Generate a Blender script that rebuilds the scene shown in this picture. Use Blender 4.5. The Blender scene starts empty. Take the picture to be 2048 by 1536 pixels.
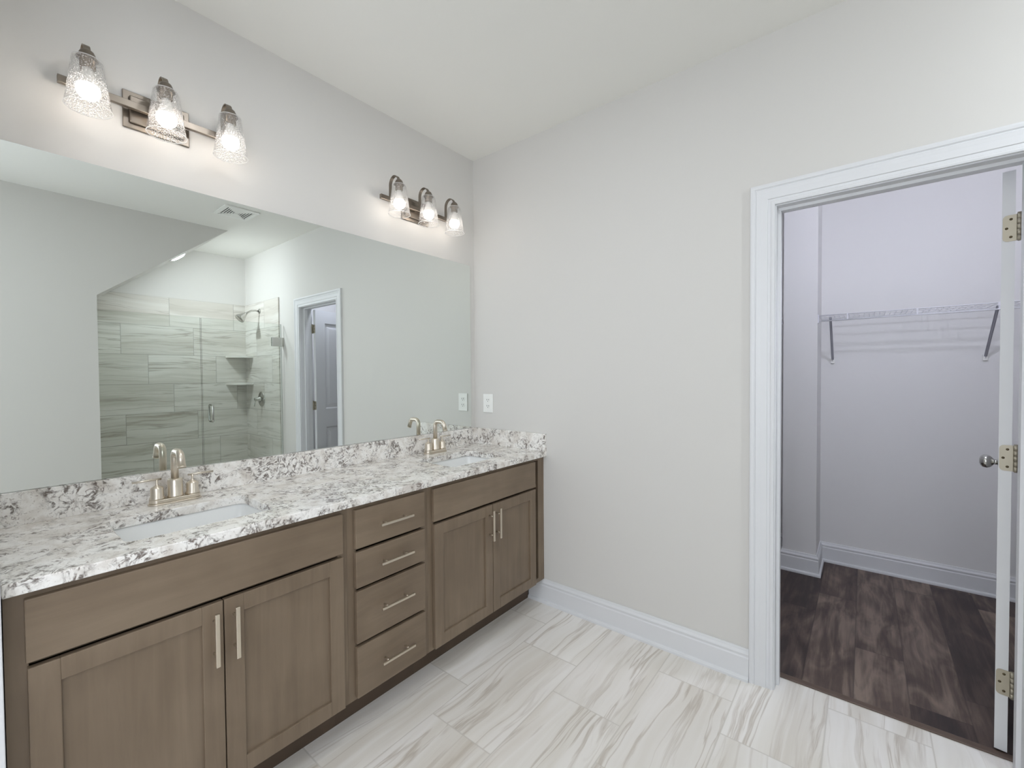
import bpy, bmesh, math, random
from mathutils import Vector, Matrix
PI = math.pi
V = Vector
scene = bpy.context.scene
C = scene.collection

# ------------------------------------------------------------------ camera
cam_d = bpy.data.cameras.new('camera')
cam = bpy.data.objects.new('camera', cam_d)
C.objects.link(cam)
cam_d.sensor_fit = 'HORIZONTAL'
cam_d.sensor_width = 36.0
cam_d.lens = 875.97 * 36.0 / 2048.0
cam_d.clip_start = 0.02
r_ = V((0.77951649, 0.62633772, -0.00742306))
u_ = V((-0.00692491, 0.02046724, 0.99976654))
f_ = V((-0.62634343, 0.7792831, -0.02029188))
m = Matrix.Identity(4)
for i in range(3):
    m[i][0] = r_[i]; m[i][1] = u_[i]; m[i][2] = -f_[i]
    m[i][3] = (2.0133, -2.1122, 1.3385)[i]
cam.matrix_world = m
scene.camera = cam

# ------------------------------------------------------------------ world (daylight sky outside the added windows)
SKY_STRENGTH = 4.2
BULB_STRENGTH = 14.5
CLOSET_STRENGTH = 185.0
SHOWER_STRENGTH = 290.0
FILL_STRENGTH = 68.0  # the added fill downlights
w = bpy.data.worlds.new('world'); scene.world = w
w.use_nodes = True
bg = w.node_tree.nodes['Background']
bg.inputs[0].default_value = (0.84, 0.90, 1.0, 1)
bg.inputs[1].default_value = SKY_STRENGTH
# portal of the added window in the front wall (guides sky light sampling only)
ld = bpy.data.lights.new('fill_window_portal', 'AREA')
ld.shape = 'RECTANGLE'; ld.size = 1.8; ld.size_y = 1.45
ld.cycles.is_portal = True
lo = bpy.data.objects.new('fill_window_portal', ld); C.objects.link(lo)
lo.location = (1.75, -3.98, 1.5); lo.rotation_euler = (PI/2, 0, 0)

l2 = bpy.data.lights.new('fill_window_portal', 'AREA')  # portal of the second added window, in the right wall
l2.shape = 'RECTANGLE'; l2.size = 1.4; l2.size_y = 1.2
l2.cycles.is_portal = True
lo2 = bpy.data.objects.new('fill_window_portal', l2); C.objects.link(lo2)
lo2.location = (2.9, -2.95, 1.5); lo2.rotation_euler = (0, PI/2, 0)

scene.view_settings.view_transform = 'Standard'
scene.view_settings.look = 'None'
scene.view_settings.gamma = 1.0
scene.view_settings.use_curve_mapping = False
scene.view_settings.exposure = 0.28
cy = scene.cycles
cy.use_denoising = True
try:
    cy.denoiser = 'OPENIMAGEDENOISE'
except Exception:
    pass
cy.max_bounces = 14
cy.diffuse_bounces = 6
cy.glossy_bounces = 6
cy.transparent_max_bounces = 24
cy.sample_clamp_indirect = 4.0
cy.blur_glossy = 0.5

# ------------------------------------------------------------------ main dimensions (metres)
H = 2.745          # ceiling
ZC = 0.893         # counter top
ZB = 0.863         # counter underside
ZS = 0.995         # splash top
YL = -2.077        # face of the short wall at the left end of the vanity
XF = 0.567         # cabinet fronts
W1 = 2.769         # right wall of the room
WB = 3.775         # back wall of the shower
YS = -1.45         # left wall of the shower
YC = 1.69          # back wall of the closet
DX0, DX1, DZ = 1.727, 2.425, 2.03    # clear door opening

# ------------------------------------------------------------------ shader helpers
def lin(c):
    return tuple(((x/255.0)/12.92 if x/255.0 <= 0.04045 else ((x/255.0+0.055)/1.055)**2.4) for x in c)

class NT:
    def __init__(s, name):
        s.m = bpy.data.materials.new(name); s.m.use_nodes = True
        s.t = s.m.node_tree; s.n = s.t.nodes; s.l = s.t.links
        s.bsdf = s.n['Principled BSDF']; s.out = s.n['Material Output']
    def node(s, typ, **kw):
        nd = s.n.new(typ)
        for k, v in kw.items(): setattr(nd, k, v)
        return nd
    def put(s, sock, v):
        if isinstance(v, bpy.types.NodeSocket): s.l.new(v, sock)
        elif isinstance(v, (tuple, list)) and len(v) == 3 and sock.type == 'RGBA': sock.default_value = (*v, 1)
        else: sock.default_value = v
    def mth(s, op, a, b=0.0, c=None, clamp=False):
        nd = s.node('ShaderNodeMath', operation=op); nd.use_clamp = clamp
        s.put(nd.inputs[0], a); s.put(nd.inputs[1], b)
        if c is not None: s.put(nd.inputs[2], c)
        return nd.outputs[0]
    def coord(s, which='Object'):
        return s.node('ShaderNodeTexCoord').outputs[which]
    def xyz(s, v):
        nd = s.node('ShaderNodeSeparateXYZ'); s.put(nd.inputs[0], v); return nd.outputs
    def vec(s, x, y, z):
        nd = s.node('ShaderNodeCombineXYZ')
        for i, q in enumerate((x, y, z)): s.put(nd.inputs[i], q)
        return nd.outputs[0]
    def scale(s, v, sc):
        nd = s.node('ShaderNodeVectorMath', operation='MULTIPLY')
        s.put(nd.inputs[0], v); nd.inputs[1].default_value = sc; return nd.outputs[0]
    def add(s, a, b):
        nd = s.node('ShaderNodeVectorMath', operation='ADD')
        s.put(nd.inputs[0], a); s.put(nd.inputs[1], b); return nd.outputs[0]
    def noise(s, v, scale, detail=2.0, rough=0.5, dist=0.0, out='Fac'):
        nd = s.node('ShaderNodeTexNoise'); s.put(nd.inputs['Vector'], v)
        nd.inputs['Scale'].default_value = scale; nd.inputs['Detail'].default_value = detail
        nd.inputs['Roughness'].default_value = rough; nd.inputs['Distortion'].default_value = dist
        return nd.outputs[out]
    def white(s, v, out='Value'):
        nd = s.node('ShaderNodeTexWhiteNoise', noise_dimensions='3D'); s.put(nd.inputs['Vector'], v)
        return nd.outputs[out]
    def ramp(s, f, stops):
        nd = s.node('ShaderNodeValToRGB'); s.put(nd.inputs[0], f)
        cr = nd.color_ramp
        while len(cr.elements) < len(stops): cr.elements.new(0.5)
        for e, (p, c) in zip(cr.elements, stops):
            e.position = p; e.color = (*c, 1) if isinstance(c, (tuple, list)) else (c, c, c, 1)
        return nd.outputs[0]
    def mix(s, f, a, b, mode='MIX'):
        nd = s.node('ShaderNodeMix', data_type='RGBA', blend_type=mode)
        s.put(nd.inputs['Factor'], f); s.put(nd.inputs['A'], a); s.put(nd.inputs['B'], b)
        return nd.outputs['Result']
    def sett(s, **kw):
        for k, v in kw.items():
            s.put(s.bsdf.inputs[k.replace('_', ' ')], v)
        return s
    def bump(s, h, strength=0.2, dist=0.002):
        nd = s.node('ShaderNodeBump'); s.put(nd.inputs['Height'], h)
        nd.inputs['Strength'].default_value = strength; nd.inputs['Distance'].default_value = dist
        s.l.new(nd.outputs[0], s.bsdf.inputs['Normal']); return nd.outputs[0]

def paint(name, rgb, rough=0.75, bump=0.06):
    t = NT(name); t.sett(Base_Color=lin(rgb), Roughness=rough)
    if bump: t.bump(t.noise(t.coord(), 260, 3), bump, 0.001)
    return t.m
def plain(name, rgb, rough=0.5, metal=0.0, **kw):
    t = NT(name)
    t.sett(Base_Color=lin(rgb), Metallic=metal)
    n = t.noise(t.coord(), 60, 3)
    t.sett(Roughness=t.mth('MULTIPLY_ADD', n, rough*0.25, rough*0.87))
    t.sett(**kw)
    return t.m

M = {}
M['wall'] = paint('wall_paint', (213, 211, 207))
M['ceiling'] = paint('ceiling_paint', (236, 235, 230), 0.85)
M['closet_wall'] = paint('closet_wall_paint', (226, 225, 224))
M['trim'] = paint('white_trim_paint', (221, 222, 224), 0.45, 0.0)
M['door'] = paint('white_door_paint', (214, 215, 216), 0.45, 0.03)
M['nickel'] = plain('brushed_nickel', (218, 209, 195), 0.32, 1.0)
M['pull'] = plain('satin_nickel_pull', (218, 208, 192), 0.38, 1.0)
M['lampmetal'] = plain('lamp_brushed_nickel', (140, 131, 121), 0.36, 1.0)
M['hinge'] = plain('hinge_nickel', (172, 165, 149), 0.5, 1.0)
M['chrome'] = plain('dark_polished_metal', (196, 195, 190), 0.18, 1.0)
M['plastic'] = plain('white_plastic', (236, 236, 232), 0.35)
M['slot'] = plain('dark_slot', (40, 38, 36), 0.6)
M['porcelain'] = plain('white_porcelain', (240, 241, 240), 0.12)
M['wire'] = plain('white_vinyl_coated_wire', (225, 225, 230), 0.4)
M['bracket'] = plain('shelf_bracket_steel', (170, 170, 178), 0.4)
M['drain'] = plain('drain_metal', (170, 168, 160), 0.2, 1.0)
M['screw'] = plain('screw_head', (90, 80, 62), 0.35, 1.0)
M['mirror_edge'] = plain('mirror_edge', (92, 98, 92), 0.3)
M['bulb_base'] = plain('bulb_white_collar', (225, 222, 216), 0.4)

def emission(name, rgb, strength):
    t = NT(name)
    e = t.node('ShaderNodeEmission'); e.inputs[0].default_value = (*rgb, 1); e.inputs[1].default_value = strength
    t.l.new(e.outputs[0], t.out.inputs[0]); return t.m
M['bulb'] = emission('lit_bulb', (1.0, 0.91, 0.82), BULB_STRENGTH)
M['closet_lamp'] = emission('lit_closet_globe', (0.80, 0.83, 1.0), CLOSET_STRENGTH)
M['shower_lamp'] = emission('lit_shower_lens', (0.88, 0.94, 1.0), SHOWER_STRENGTH)
M['fill_lamp'] = emission('lit_fill_lens', (0.93, 0.96, 1.0), FILL_STRENGTH)

def mirror_mat():
    t = NT('mirror_silver')
    t.sett(Base_Color=(0.83, 0.87, 0.845), Metallic=1.0, Roughness=0.0)
    return t.m
M['mirror'] = mirror_mat()

def glass_mat(name, tint, seeded=False, f0=1.45):
    t = NT(name)
    tr = t.node('ShaderNodeBsdfTransparent'); tr.inputs[0].default_value = (*tint, 1)
    gl = t.node('ShaderNodeBsdfGlossy'); gl.inputs['Roughness'].default_value = 0.03
    lw = t.node('ShaderNodeLayerWeight'); lw.inputs[0].default_value = 0.5
    fr = t.mth('MULTIPLY_ADD', t.mth('POWER', lw.outputs['Facing'], 4.0), 0.6, 0.035)
    mx = t.node('ShaderNodeMixShader')
    if seeded:
        vo = t.node('ShaderNodeTexVoronoi'); vo.inputs['Scale'].default_value = 190
        t.l.new(t.coord(), vo.inputs['Vector'])
        h = t.ramp(vo.outputs['Distance'], [(0.0, 1.0), (0.35, 0.35), (0.6, 0.0)])
        fr = t.mth('ADD', fr, t.mth('MULTIPLY', h, 0.30))
        bp = t.node('ShaderNodeBump'); bp.inputs['Strength'].default_value = 0.9; bp.inputs['Distance'].default_value = 0.003
        t.l.new(h, bp.inputs['Height'])
        t.l.new(bp.outputs[0], gl.inputs['Normal'])
    t.l.new(fr, mx.inputs[0]); t.l.new(tr.outputs[0], mx.inputs[1]); t.l.new(gl.outputs[0], mx.inputs[2])
    if seeded:
        tl = t.node('ShaderNodeBsdfTranslucent'); tl.inputs[0].default_value = (0.96, 0.97, 1.0, 1)
        m2 = t.node('ShaderNodeMixShader')
        t.l.new(t.mth('MULTIPLY_ADD', t.ramp(vo.outputs['Distance'], [(0.18, 1.0), (0.34, 0.0)]), 0.30, 0.02), m2.inputs[0])
        t.l.new(mx.outputs[0], m2.inputs[1]); t.l.new(tl.outputs[0], m2.inputs[2]); mx = m2
    t.l.new(mx.outputs[0], t.out.inputs[0]); return t.m
M['glass'] = glass_mat('shower_glass', (0.965, 0.985, 0.975))
M['glass_edge'] = plain('glass_edge_green', (60, 74, 66), 0.2)
M['shade'] = glass_mat('seeded_shade_glass', (0.985, 0.985, 0.985), True)

def rim_mat():
    t = NT('glass_rim_glint')  # lamplight caught in the glass edge, painted in as white
    a = t.node('ShaderNodeBsdfTranslucent'); a.inputs[0].default_value = (0.95, 0.95, 0.95, 1)
    d = t.node('ShaderNodeBsdfDiffuse'); d.inputs[0].default_value = (0.95, 0.95, 0.95, 1)
    tr = t.node('ShaderNodeBsdfTransparent')
    m1 = t.node('ShaderNodeMixShader'); m1.inputs[0].default_value = 0.4
    t.l.new(a.outputs[0], m1.inputs[1]); t.l.new(d.outputs[0], m1.inputs[2])
    m2 = t.node('ShaderNodeMixShader'); m2.inputs[0].default_value = 0.6
    t.l.new(tr.outputs[0], m2.inputs[1]); t.l.new(m1.outputs[0], m2.inputs[2]); t.l.new(m2.outputs[0], t.out.inputs[0])
    return t.m
M['rim'] = rim_mat()

def tile_nodes(t, a, b, pa, pb, vein_axis_scale, cols, grout, gw=0.003, rough=0.35, gbump=0.4):
    """a: running coordinate along the long side (already staggered, in tiles); b: row coordinate (in tiles)."""
    ia = t.mth('FLOOR', a); ib = t.mth('FLOOR', b)
    fa = t.mth('FRACT', a); fb = t.mth('FRACT', b)
    ea = t.mth('MULTIPLY', t.mth('MINIMUM', fa, t.mth('SUBTRACT', 1.0, fa)), pa)
    eb = t.mth('MULTIPLY', t.mth('MINIMUM', fb, t.mth('SUBTRACT', 1.0, fb)), pb)
    e = t.mth('MINIMUM', ea, eb)
    g = t.ramp(e, [(0.0, 0.0), (gw*0.5, 0.0), (gw*0.9, 1.0)])
    idv = t.vec(ia, ib, 3.7)
    rc = t.white(idv, 'Color')
    off = t.scale(rc, (30, 30, 30))
    p = t.vec(t.mth('MULTIPLY', a, pa), t.mth('MULTIPLY', b, pb), 0.0)
    # a slow bend so the veins wander
    bend = t.mth('MULTIPLY', t.noise(t.add(t.scale(p, (1.8, 2.2, 1)), off), 1.0, 2), 0.10)
    px = t.xyz(p)
    p2 = t.vec(px[0], t.mth('ADD', px[1], bend), 0.0)
    q = t.add(t.scale(p2, (vein_axis_scale, 13.0, 1)), off)
    n1 = t.noise(q, 1.0, 5, 0.55, 0.4)
    n2 = t.noise(t.add(t.scale(p2, (vein_axis_scale*0.8, 7.0, 1)), off), 1.0, 3, 0.5, 0.3)
    n3 = t.noise(t.add(t.scale(p2, (vein_axis_scale*2.2, 46.0, 1)), off), 1.0, 3, 0.6, 0.2)
    base = t.ramp(n2, cols[0])
    # thin darker veins where n1 crosses mid grey
    d = t.mth('ABSOLUTE', t.mth('SUBTRACT', n1, 0.5))
    v = t.ramp(d, [(0.0, 1.0), (0.012, 0.65), (0.035, 0.0)])
    gate = t.ramp(t.noise(t.add(t.scale(p, (1.1, 6.0, 1)), off), 1.0, 2), [(0.36, 0.15), (0.6, 1.0)])
    c = t.mix(t.mth('MULTIPLY', t.mth('MULTIPLY', v, gate), 0.68), base, cols[1])
    c = t.mix(t.ramp(n3, [(0.5, 0.0), (0.72, 0.45)]), c, cols[2])
    rv = t.white(idv)
    c = t.mix(t.mth('MULTIPLY', rv, 0.18), c, cols[1])
    c = t.mix(g, grout, c)
    t.sett(Base_Color=c, Roughness=t.mth('MULTIPLY_ADD', g, rough-0.8, 0.8))
    t.bump(g, gbump, 0.001)
    return t.m

def floor_tile():
    t = NT('floor_tile')
    x, y, z = t.xyz(t.coord())
    b = t.mth('DIVIDE', t.mth('SUBTRACT', x, 0.385), 0.3048)
    ib = t.mth('FLOOR', b)
    a = t.mth('DIVIDE', t.mth('ADD', y, t.mth('MULTIPLY_ADD', ib, 0.197, 0.19)), 0.595)
    return tile_nodes(t, a, b, 0.595, 0.3048, 0.75,
        ([(0.25, lin((212, 205, 194))), (0.42, lin((231, 227, 220))), (0.58, lin((241, 238, 234))), (0.8, lin((220, 213, 202)))],
         lin((178, 167, 153)), lin((246, 244, 241))), lin((205, 200, 192)), rough=0.28)
M['floor_tile'] = floor_tile()

def wall_tile(name, axis, joint0):
    t = NT(name)
    x, y, z = t.xyz(t.coord())
    s_ = y if axis == 'y' else x
    b = t.mth('DIVIDE', t.mth('SUBTRACT', 2.19, z), 0.3055)
    ib = t.mth('FLOOR', b)
    a = t.mth('DIVIDE', t.mth('SUBTRACT', s_, t.mth('MULTIPLY_ADD', ib, 0.212, joint0)), 0.61)
    return tile_nodes(t, a, b, 0.61, 0.3055, 0.85,
        ([(0.25, lin((186, 181, 171))), (0.42, lin((208, 204, 196))), (0.58, lin((224, 222, 216))), (0.8, lin((200, 194, 184)))],
         lin((146, 137, 126)), lin((228, 225, 220))), lin((156, 153, 147)), rough=0.3)
M['tile_back'] = wall_tile('shower_tile_back', 'y', -0.137)
M['tile_side'] = wall_tile('shower_tile_side', 'x', 3.24)

def wood_floor():
    t = NT('dark_plank_floor')
    x, y, z = t.xyz(t.coord())
    PW, PL = 0.178, 1.22
    b = t.mth('DIVIDE', t.mth('SUBTRACT', x, 0.03), PW)
    ib = t.mth('FLOOR', b)
    a = t.mth('DIVIDE', t.mth('ADD', y, t.mth('MULTIPLY', t.white(t.vec(ib, 5.1, 0)), 1.2)), PL)
    ia = t.mth('FLOOR', a)
    fa = t.mth('FRACT', a); fb = t.mth('FRACT', b)
    e = t.mth('MINIMUM', t.mth('MULTIPLY', t.mth('MINIMUM', fa, t.mth('SUBTRACT', 1.0, fa)), PL),
              t.mth('MULTIPLY', t.mth('MINIMUM', fb, t.mth('SUBTRACT', 1.0, fb)), PW))
    g = t.ramp(e, [(0.0, 0.45), (0.0016, 1.0)])
    idv = t.vec(ia, ib, 1.3)
    rv = t.white(idv)
    off = t.scale(t.white(idv, 'Color'), (20, 20, 20))
    p = t.vec(x, y, 0.0)
    grain = t.noise(t.add(t.scale(p, (40, 2.6, 1)), off), 1.0, 6, 0.62, 0.7)
    blot = t.noise(t.add(t.scale(p, (9, 2.2, 1)), off), 1.0, 3, 0.55, 1.2)
    f = t.mth('ADD', t.mth('MULTIPLY', blot, 0.55), t.mth('MULTIPLY_ADD', grain, 0.35, t.mth('MULTIPLY', rv, 0.26)))
    c = t.ramp(f, [(0.40, lin((36, 27, 26))), (0.52, lin((54, 42, 39))), (0.64, lin((84, 69, 62))), (0.78, lin((130, 114, 102)))])
    c = t.mix(g, lin((40, 30, 28)), c)
    t.sett(Base_Color=c, Roughness=0.5)
    t.bump(grain, 0.08, 0.001)
    return t.m
M['wood_floor'] = wood_floor()
M['threshold'] = plain('threshold_wood', (92, 76, 66), 0.5)

def granite():
    t = NT('speckled_granite')
    p = t.coord()
    warp = t.noise(p, 9.0, 3, 0.55, 0.0, 'Color')
    pw = t.add(p, t.scale(warp, (0.07, 0.07, 0.07)))
    cloud = t.noise(pw, 14, 4, 0.6, 0.6)
    base = t.ramp(cloud, [(0.30, lin((208, 201, 193))), (0.45, lin((231, 227, 221))), (0.58, lin((246, 244, 240))), (0.75, lin((216, 213, 209)))])
    # curly veins
    n1 = t.noise(pw, 17, 5, 0.62, 1.8)
    d1 = t.mth('ABSOLUTE', t.mth('SUBTRACT', n1, 0.5))
    v1 = t.ramp(d1, [(0.0, 1.0), (0.028, 0.8), (0.07, 0.0)])
    gate = t.ramp(t.noise(p, 13, 3, 0.5, 0.5), [(0.45, 0.0), (0.54, 1.0)])
    gate2 = t.ramp(t.noise(p, 60, 3, 0.6, 0.5), [(0.40, 0.15), (0.56, 1.0)])
    vv = t.mth('MULTIPLY', t.mth('MULTIPLY', v1, gate), gate2)
    c = t.mix(t.mth('MULTIPLY', vv, 0.95), base, lin((84, 70, 62)))
    # blotches
    n2 = t.noise(t.add(pw, (4.2, 1.7, 3.3)), 55, 4, 0.65, 1.0)
    sp = t.ramp(n2, [(0.57, 0.0), (0.64, 0.85)])
    spg = t.ramp(t.noise(t.add(p, (7.1, 3.0, 1.0)), 16, 2, 0.5), [(0.46, 0.0), (0.58, 1.0)])
    c = t.mix(t.mth('MULTIPLY', sp, spg), c, lin((118, 104, 96)))
    n3 = t.noise(t.add(p, (1.2, 9.7, 2.3)), 150, 3, 0.6, 0.4)
    c = t.mix(t.ramp(n3, [(0.60, 0.0), (0.68, 0.55)]), c, lin((150, 138, 128)))
    t.sett(Base_Color=c, Roughness=0.16)
    return t.m
M['granite'] = granite()

def cab_wood(name, axis):
    t = NT(name)
    p = t.coord()
    sc = (22, 2.0, 26) if axis == 'y' else (22, 26, 2.0)
    gr = t.noise(t.scale(p, sc), 1.0, 5, 0.6, 0.5)
    bl = t.noise(p, 3.2, 3, 0.55, 0.3)
    f = t.mth('ADD', t.mth('MULTIPLY', gr, 0.45), t.mth('MULTIPLY', bl, 0.55))
    c = t.ramp(f, [(0.30, lin((104, 89, 72))), (0.5, lin((119, 103, 85))), (0.70, lin((133, 117, 98)))])
    t.sett(Base_Color=c, Roughness=0.42)
    return t.m
M['wood_v'] = cab_wood('stained_maple_upright', 'z')
M['wood_h'] = cab_wood('stained_maple_across', 'y')
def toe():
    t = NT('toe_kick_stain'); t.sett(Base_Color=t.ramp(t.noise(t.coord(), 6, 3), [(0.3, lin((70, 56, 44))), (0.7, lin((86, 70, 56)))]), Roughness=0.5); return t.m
M['toe'] = toe()

# ------------------------------------------------------------------ mesh helpers
def nb(): return bmesh.new()
def box(bm, x0, x1, y0, y1, z0, z1, bev=0.0, seg=2):
    res = bmesh.ops.create_cube(bm, size=1.0)
    vs = res['verts']
    for v in vs:
        v.co = V(((x0+x1)/2 + v.co.x*(x1-x0), (y0+y1)/2 + v.co.y*(y1-y0), (z0+z1)/2 + v.co.z*(z1-z0)))
    if bev > 0:
        es = list({e for v in vs for e in v.link_edges})
        bmesh.ops.bevel(bm, geom=es, offset=bev, segments=seg, affect='EDGES', profile=0.5)
def frame_of(d):
    d = d.normalized()
    a = V((0, 0, 1)) if abs(d.z) < 0.95 else V((1, 0, 0))
    x = d.cross(a).normalized(); return x, d.cross(x).normalized()
def tube(bm, pts, r, n=16, caps=True, rx=None):
    pts = [V(p) for p in pts]; rings = []
    prev = None
    for i, p in enumerate(pts):
        if i == 0: d = pts[1]-p
        elif i == len(pts)-1: d = p-pts[i-1]
        else: d = (pts[i+1]-p).normalized() + (p-pts[i-1]).normalized()
        d.normalize()
        if prev is None: x, y = frame_of(d)
        else:
            x = (prev - d*prev.dot(d)).normalized(); y = d.cross(x)
        prev = x
        rr = r[i] if isinstance(r, (list, tuple)) else r
        rings.append([bm.verts.new(p + x*rr*math.cos(2*PI*k/n) + y*(rx or rr)*math.sin(2*PI*k/n)) for k in range(n)])
    for a, b in zip(rings, rings[1:]):
        for k in range(n):
            bm.faces.new((a[k], a[(k+1) % n], b[(k+1) % n], b[k])).smooth = True
    if caps:
        bm.faces.new(rings[0][::-1]); bm.faces.new(rings[-1])
def lathe(bm, prof, c=(0, 0, 0), axis='z', n=32, smooth=True, closed=False):
    """prof: (radius, height) pairs; axis: direction of height."""
    c = V(c); rings = []
    A = {'z': (V((1, 0, 0)), V((0, 1, 0)), V((0, 0, 1))), 'x': (V((0, 1, 0)), V((0, 0, 1)), V((1, 0, 0))),
         'y': (V((0, 0, 1)), V((1, 0, 0)), V((0, 1, 0)))}
    X, Y, Z = A[axis] if isinstance(axis, str) else axis
    for r, h in prof:
        if r < 1e-6: rings.append([bm.verts.new(c + Z*h)])
        else: rings.append([bm.verts.new(c + Z*h + X*r*math.cos(2*PI*k/n) + Y*r*math.sin(2*PI*k/n)) for k in range(n)])
    pairs = list(zip(rings, rings[1:]))
    if closed: pairs.append((rings[-1], rings[0]))
    for a, b in pairs:
        for k in range(n):
            k2 = (k+1) % n
            if len(a) == 1 and len(b) == 1: continue
            if len(a) == 1: f = bm.faces.new((a[0], b[k2], b[k]))
            elif len(b) == 1: f = bm.faces.new((a[k], a[k2], b[0]))
            else: f = bm.faces.new((a[k], a[k2], b[k2], b[k]))
            f.smooth = smooth
def poly_prism(bm, pts, d):
    """extrude the closed polygon pts (3D) by the vector d."""
    d = V(d); a = [bm.verts.new(V(p)) for p in pts]; b = [bm.verts.new(V(p)+d) for p in pts]
    n = len(pts)
    bm.faces.new(a[::-1]); bm.faces.new(b)
    for k in range(n): bm.faces.new((a[k], a[(k+1) % n], b[(k+1) % n], b[k]))
def sweep(bm, path, nrm, prof):
    """prof (a, b): a across the path towards nrm x tangent, b along nrm; mitred corners."""
    path = [V(p) for p in path]; nrm = V(nrm); rings = []
    tg = [(q-p).normalized() for p, q in zip(path, path[1:])]
    for i, p in enumerate(path):
        s1 = nrm.cross(tg[max(i-1, 0)]); s2 = nrm.cross(tg[min(i, len(tg)-1)])
        s = (s1+s2) / (1+s1.dot(s2))
        rings.append([bm.verts.new(p + s*a + nrm*b) for a, b in prof])
    n = len(prof)
    for a, b in zip(rings, rings[1:]):
        for k in range(n): bm.faces.new((a[k], a[(k+1) % n], b[(k+1) % n], b[k]))
    bm.faces.new(rings[0][::-1]); bm.faces.new(rings[-1])
def rrect(x0, x1, y0, y1, r, n=6):
    out = []
    for cx, cy_, a0 in ((x1-r, y1-r, 0), (x0+r, y1-r, PI/2), (x0+r, y0+r, PI), (x1-r, y0+r, 1.5*PI)):
        for k in range(n+1):
            a = a0 + PI/2*k/n; out.append((cx+r*math.cos(a), cy_+r*math.sin(a)))
    return out
def wpos(o):
    p = V((0, 0, 0))
    while o is not None: p += V(o.location); o = o.parent
    return p
def obj(name, bm, mat, parent=None, world=False, loc=None, smooth_angle=None):
    """link the bmesh as one mesh object. world=True: the vertices are in world space."""
    bmesh.ops.recalc_face_normals(bm, faces=bm.faces[:])
    if world and parent is not None:
        bmesh.ops.translate(bm, verts=bm.verts[:], vec=-wpos(parent))
    if loc is not None and parent is None:
        bmesh.ops.translate(bm, verts=bm.verts[:], vec=-V(loc))
    me = bpy.data.meshes.new(name); bm.to_mesh(me); bm.free()
    for mm in (mat if isinstance(mat, list) else [mat]): me.materials.append(mm)
    o = bpy.data.objects.new(name, me); C.objects.link(o)
    if parent is not None: o.parent = parent
    if loc is not None: o.location = loc
    return o
def tag(o, label=None, cat=None, group=None, kind=None):
    if label: o['label'] = label
    if cat: o['category'] = cat
    if group: o['group'] = group
    if kind: o['kind'] = kind
    return o
def empty(name, loc, rz=0.0):
    o = bpy.data.objects.new(name, None); C.objects.link(o)
    o.empty_display_size = 0.05; o.location = loc; o.rotation_euler = (0, 0, rz); return o
def struct(name, bm, mat, label, cat='structure', world=True):
    return tag(obj(name, bm, mat), label, cat, kind='structure')
def copy_tree(o, parent=None):
    c = o.copy(); C.objects.link(c)
    if parent is not None:
        c.parent = parent
    for ch in list(o.children): copy_tree(ch, c)
    return c

# ================================================================== SETTING
b = nb(); box(b, -0.1, WB+0.1, -4.0, 0.112, -0.1, 0.0)
struct('floor', b, M['floor_tile'], 'cream veined floor tiles laid in a staggered bond in front of the vanity', 'floor')
b = nb(); box(b, 0.5, 3.2, 0.112, YC+0.1, -0.1, 0.0)
struct('floor_closet', b, M['wood_floor'], 'dark brown plank floor beyond the doorway', 'floor')
b = nb(); box(b, -0.1, WB+0.1, -4.0, YC+0.1, H, H+0.1)
struct('ceiling', b, M['ceiling'], 'smooth off-white ceiling over the room', 'ceiling')
b = nb(); box(b, -0.1, 0.0, -4.0, 0.0, 0, H)
struct('wall_left', b, M['wall'], 'pale grey wall behind the vanity mirror and lamps', 'wall')
JX0, JX1, JZ = DX0-0.018, DX1+0.018, DZ+0.018
b = nb(); box(b, -0.1, JX0, 0.0, 0.115, 0, H); box(b, JX1, WB+0.1, 0.0, 0.115, 0, H); box(b, JX0, JX1, 0.0, 0.115, JZ, H)
struct('wall_back', b, M['wall'], 'pale grey wall holding the white doorway and the outlet', 'wall')
b = nb(); box(b, W1, W1+0.11, -4.0, -3.55, 0, H); box(b, W1, W1+0.11, -2.35, YS, 0, H); box(b, W1, W1+0.11, -3.55, -2.35, 0, 0.8); box(b, W1, W1+0.11, -3.55, -2.35, 2.2, H)
struct('wall_right', b, M['wall'], 'plain wall seen in the left part of the mirror', 'wall')
b = nb()
poly_prism(b, [(W1, YS, 2.003), (W1, -0.513, H), (W1, YS, H)], (WB+0.01-W1, 0, 0))
box(b, W1+0.11, WB+0.1, YS-0.1, YS-0.012, 0, H)
struct('wall_shower_side', b, M['wall'], 'sloped bulkhead over the shower seen in the mirror', 'wall')
b = nb(); box(b, WB+0.012, WB+0.1, YS-0.1, 0.0, 0, H)
struct('wall_shower_back', b, M['wall'], 'white painted wall above the shower tiles seen in the mirror', 'wall')
b = nb(); box(b, WB, WB+0.012, YS, 0.0, 0, 2.19)
struct('wall_shower_back_tiles', b, M['tile_back'], 'grey veined tiles on the back wall of the shower', 'wall tiles')
b = nb(); box(b, 2.885, WB, -0.012, 0.0, 0, 2.19); box(b, W1+0.11, WB, YS-0.012, YS, 0, 2.0)
struct('wall_shower_side_tiles', b, M['tile_side'], 'grey veined tiles behind the shower head and on the opposite shower side', 'wall tiles')
b = nb(); box(b, W1, W1+0.11, YS, -0.002, 0, 0.10, 0.004)
struct('trim_shower_curb', b, M['tile_side'], 'low tiled kerb under the shower glass', 'kerb')
# wall stub at the left end of the vanity
b = nb(); box(b, 0, 0.60, YL-0.115, YL, 0, H, 0.002)
struct('wall_front_stub', b, M['trim'], 'white wall end just left of the vanity cabinet', 'wall')
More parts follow.
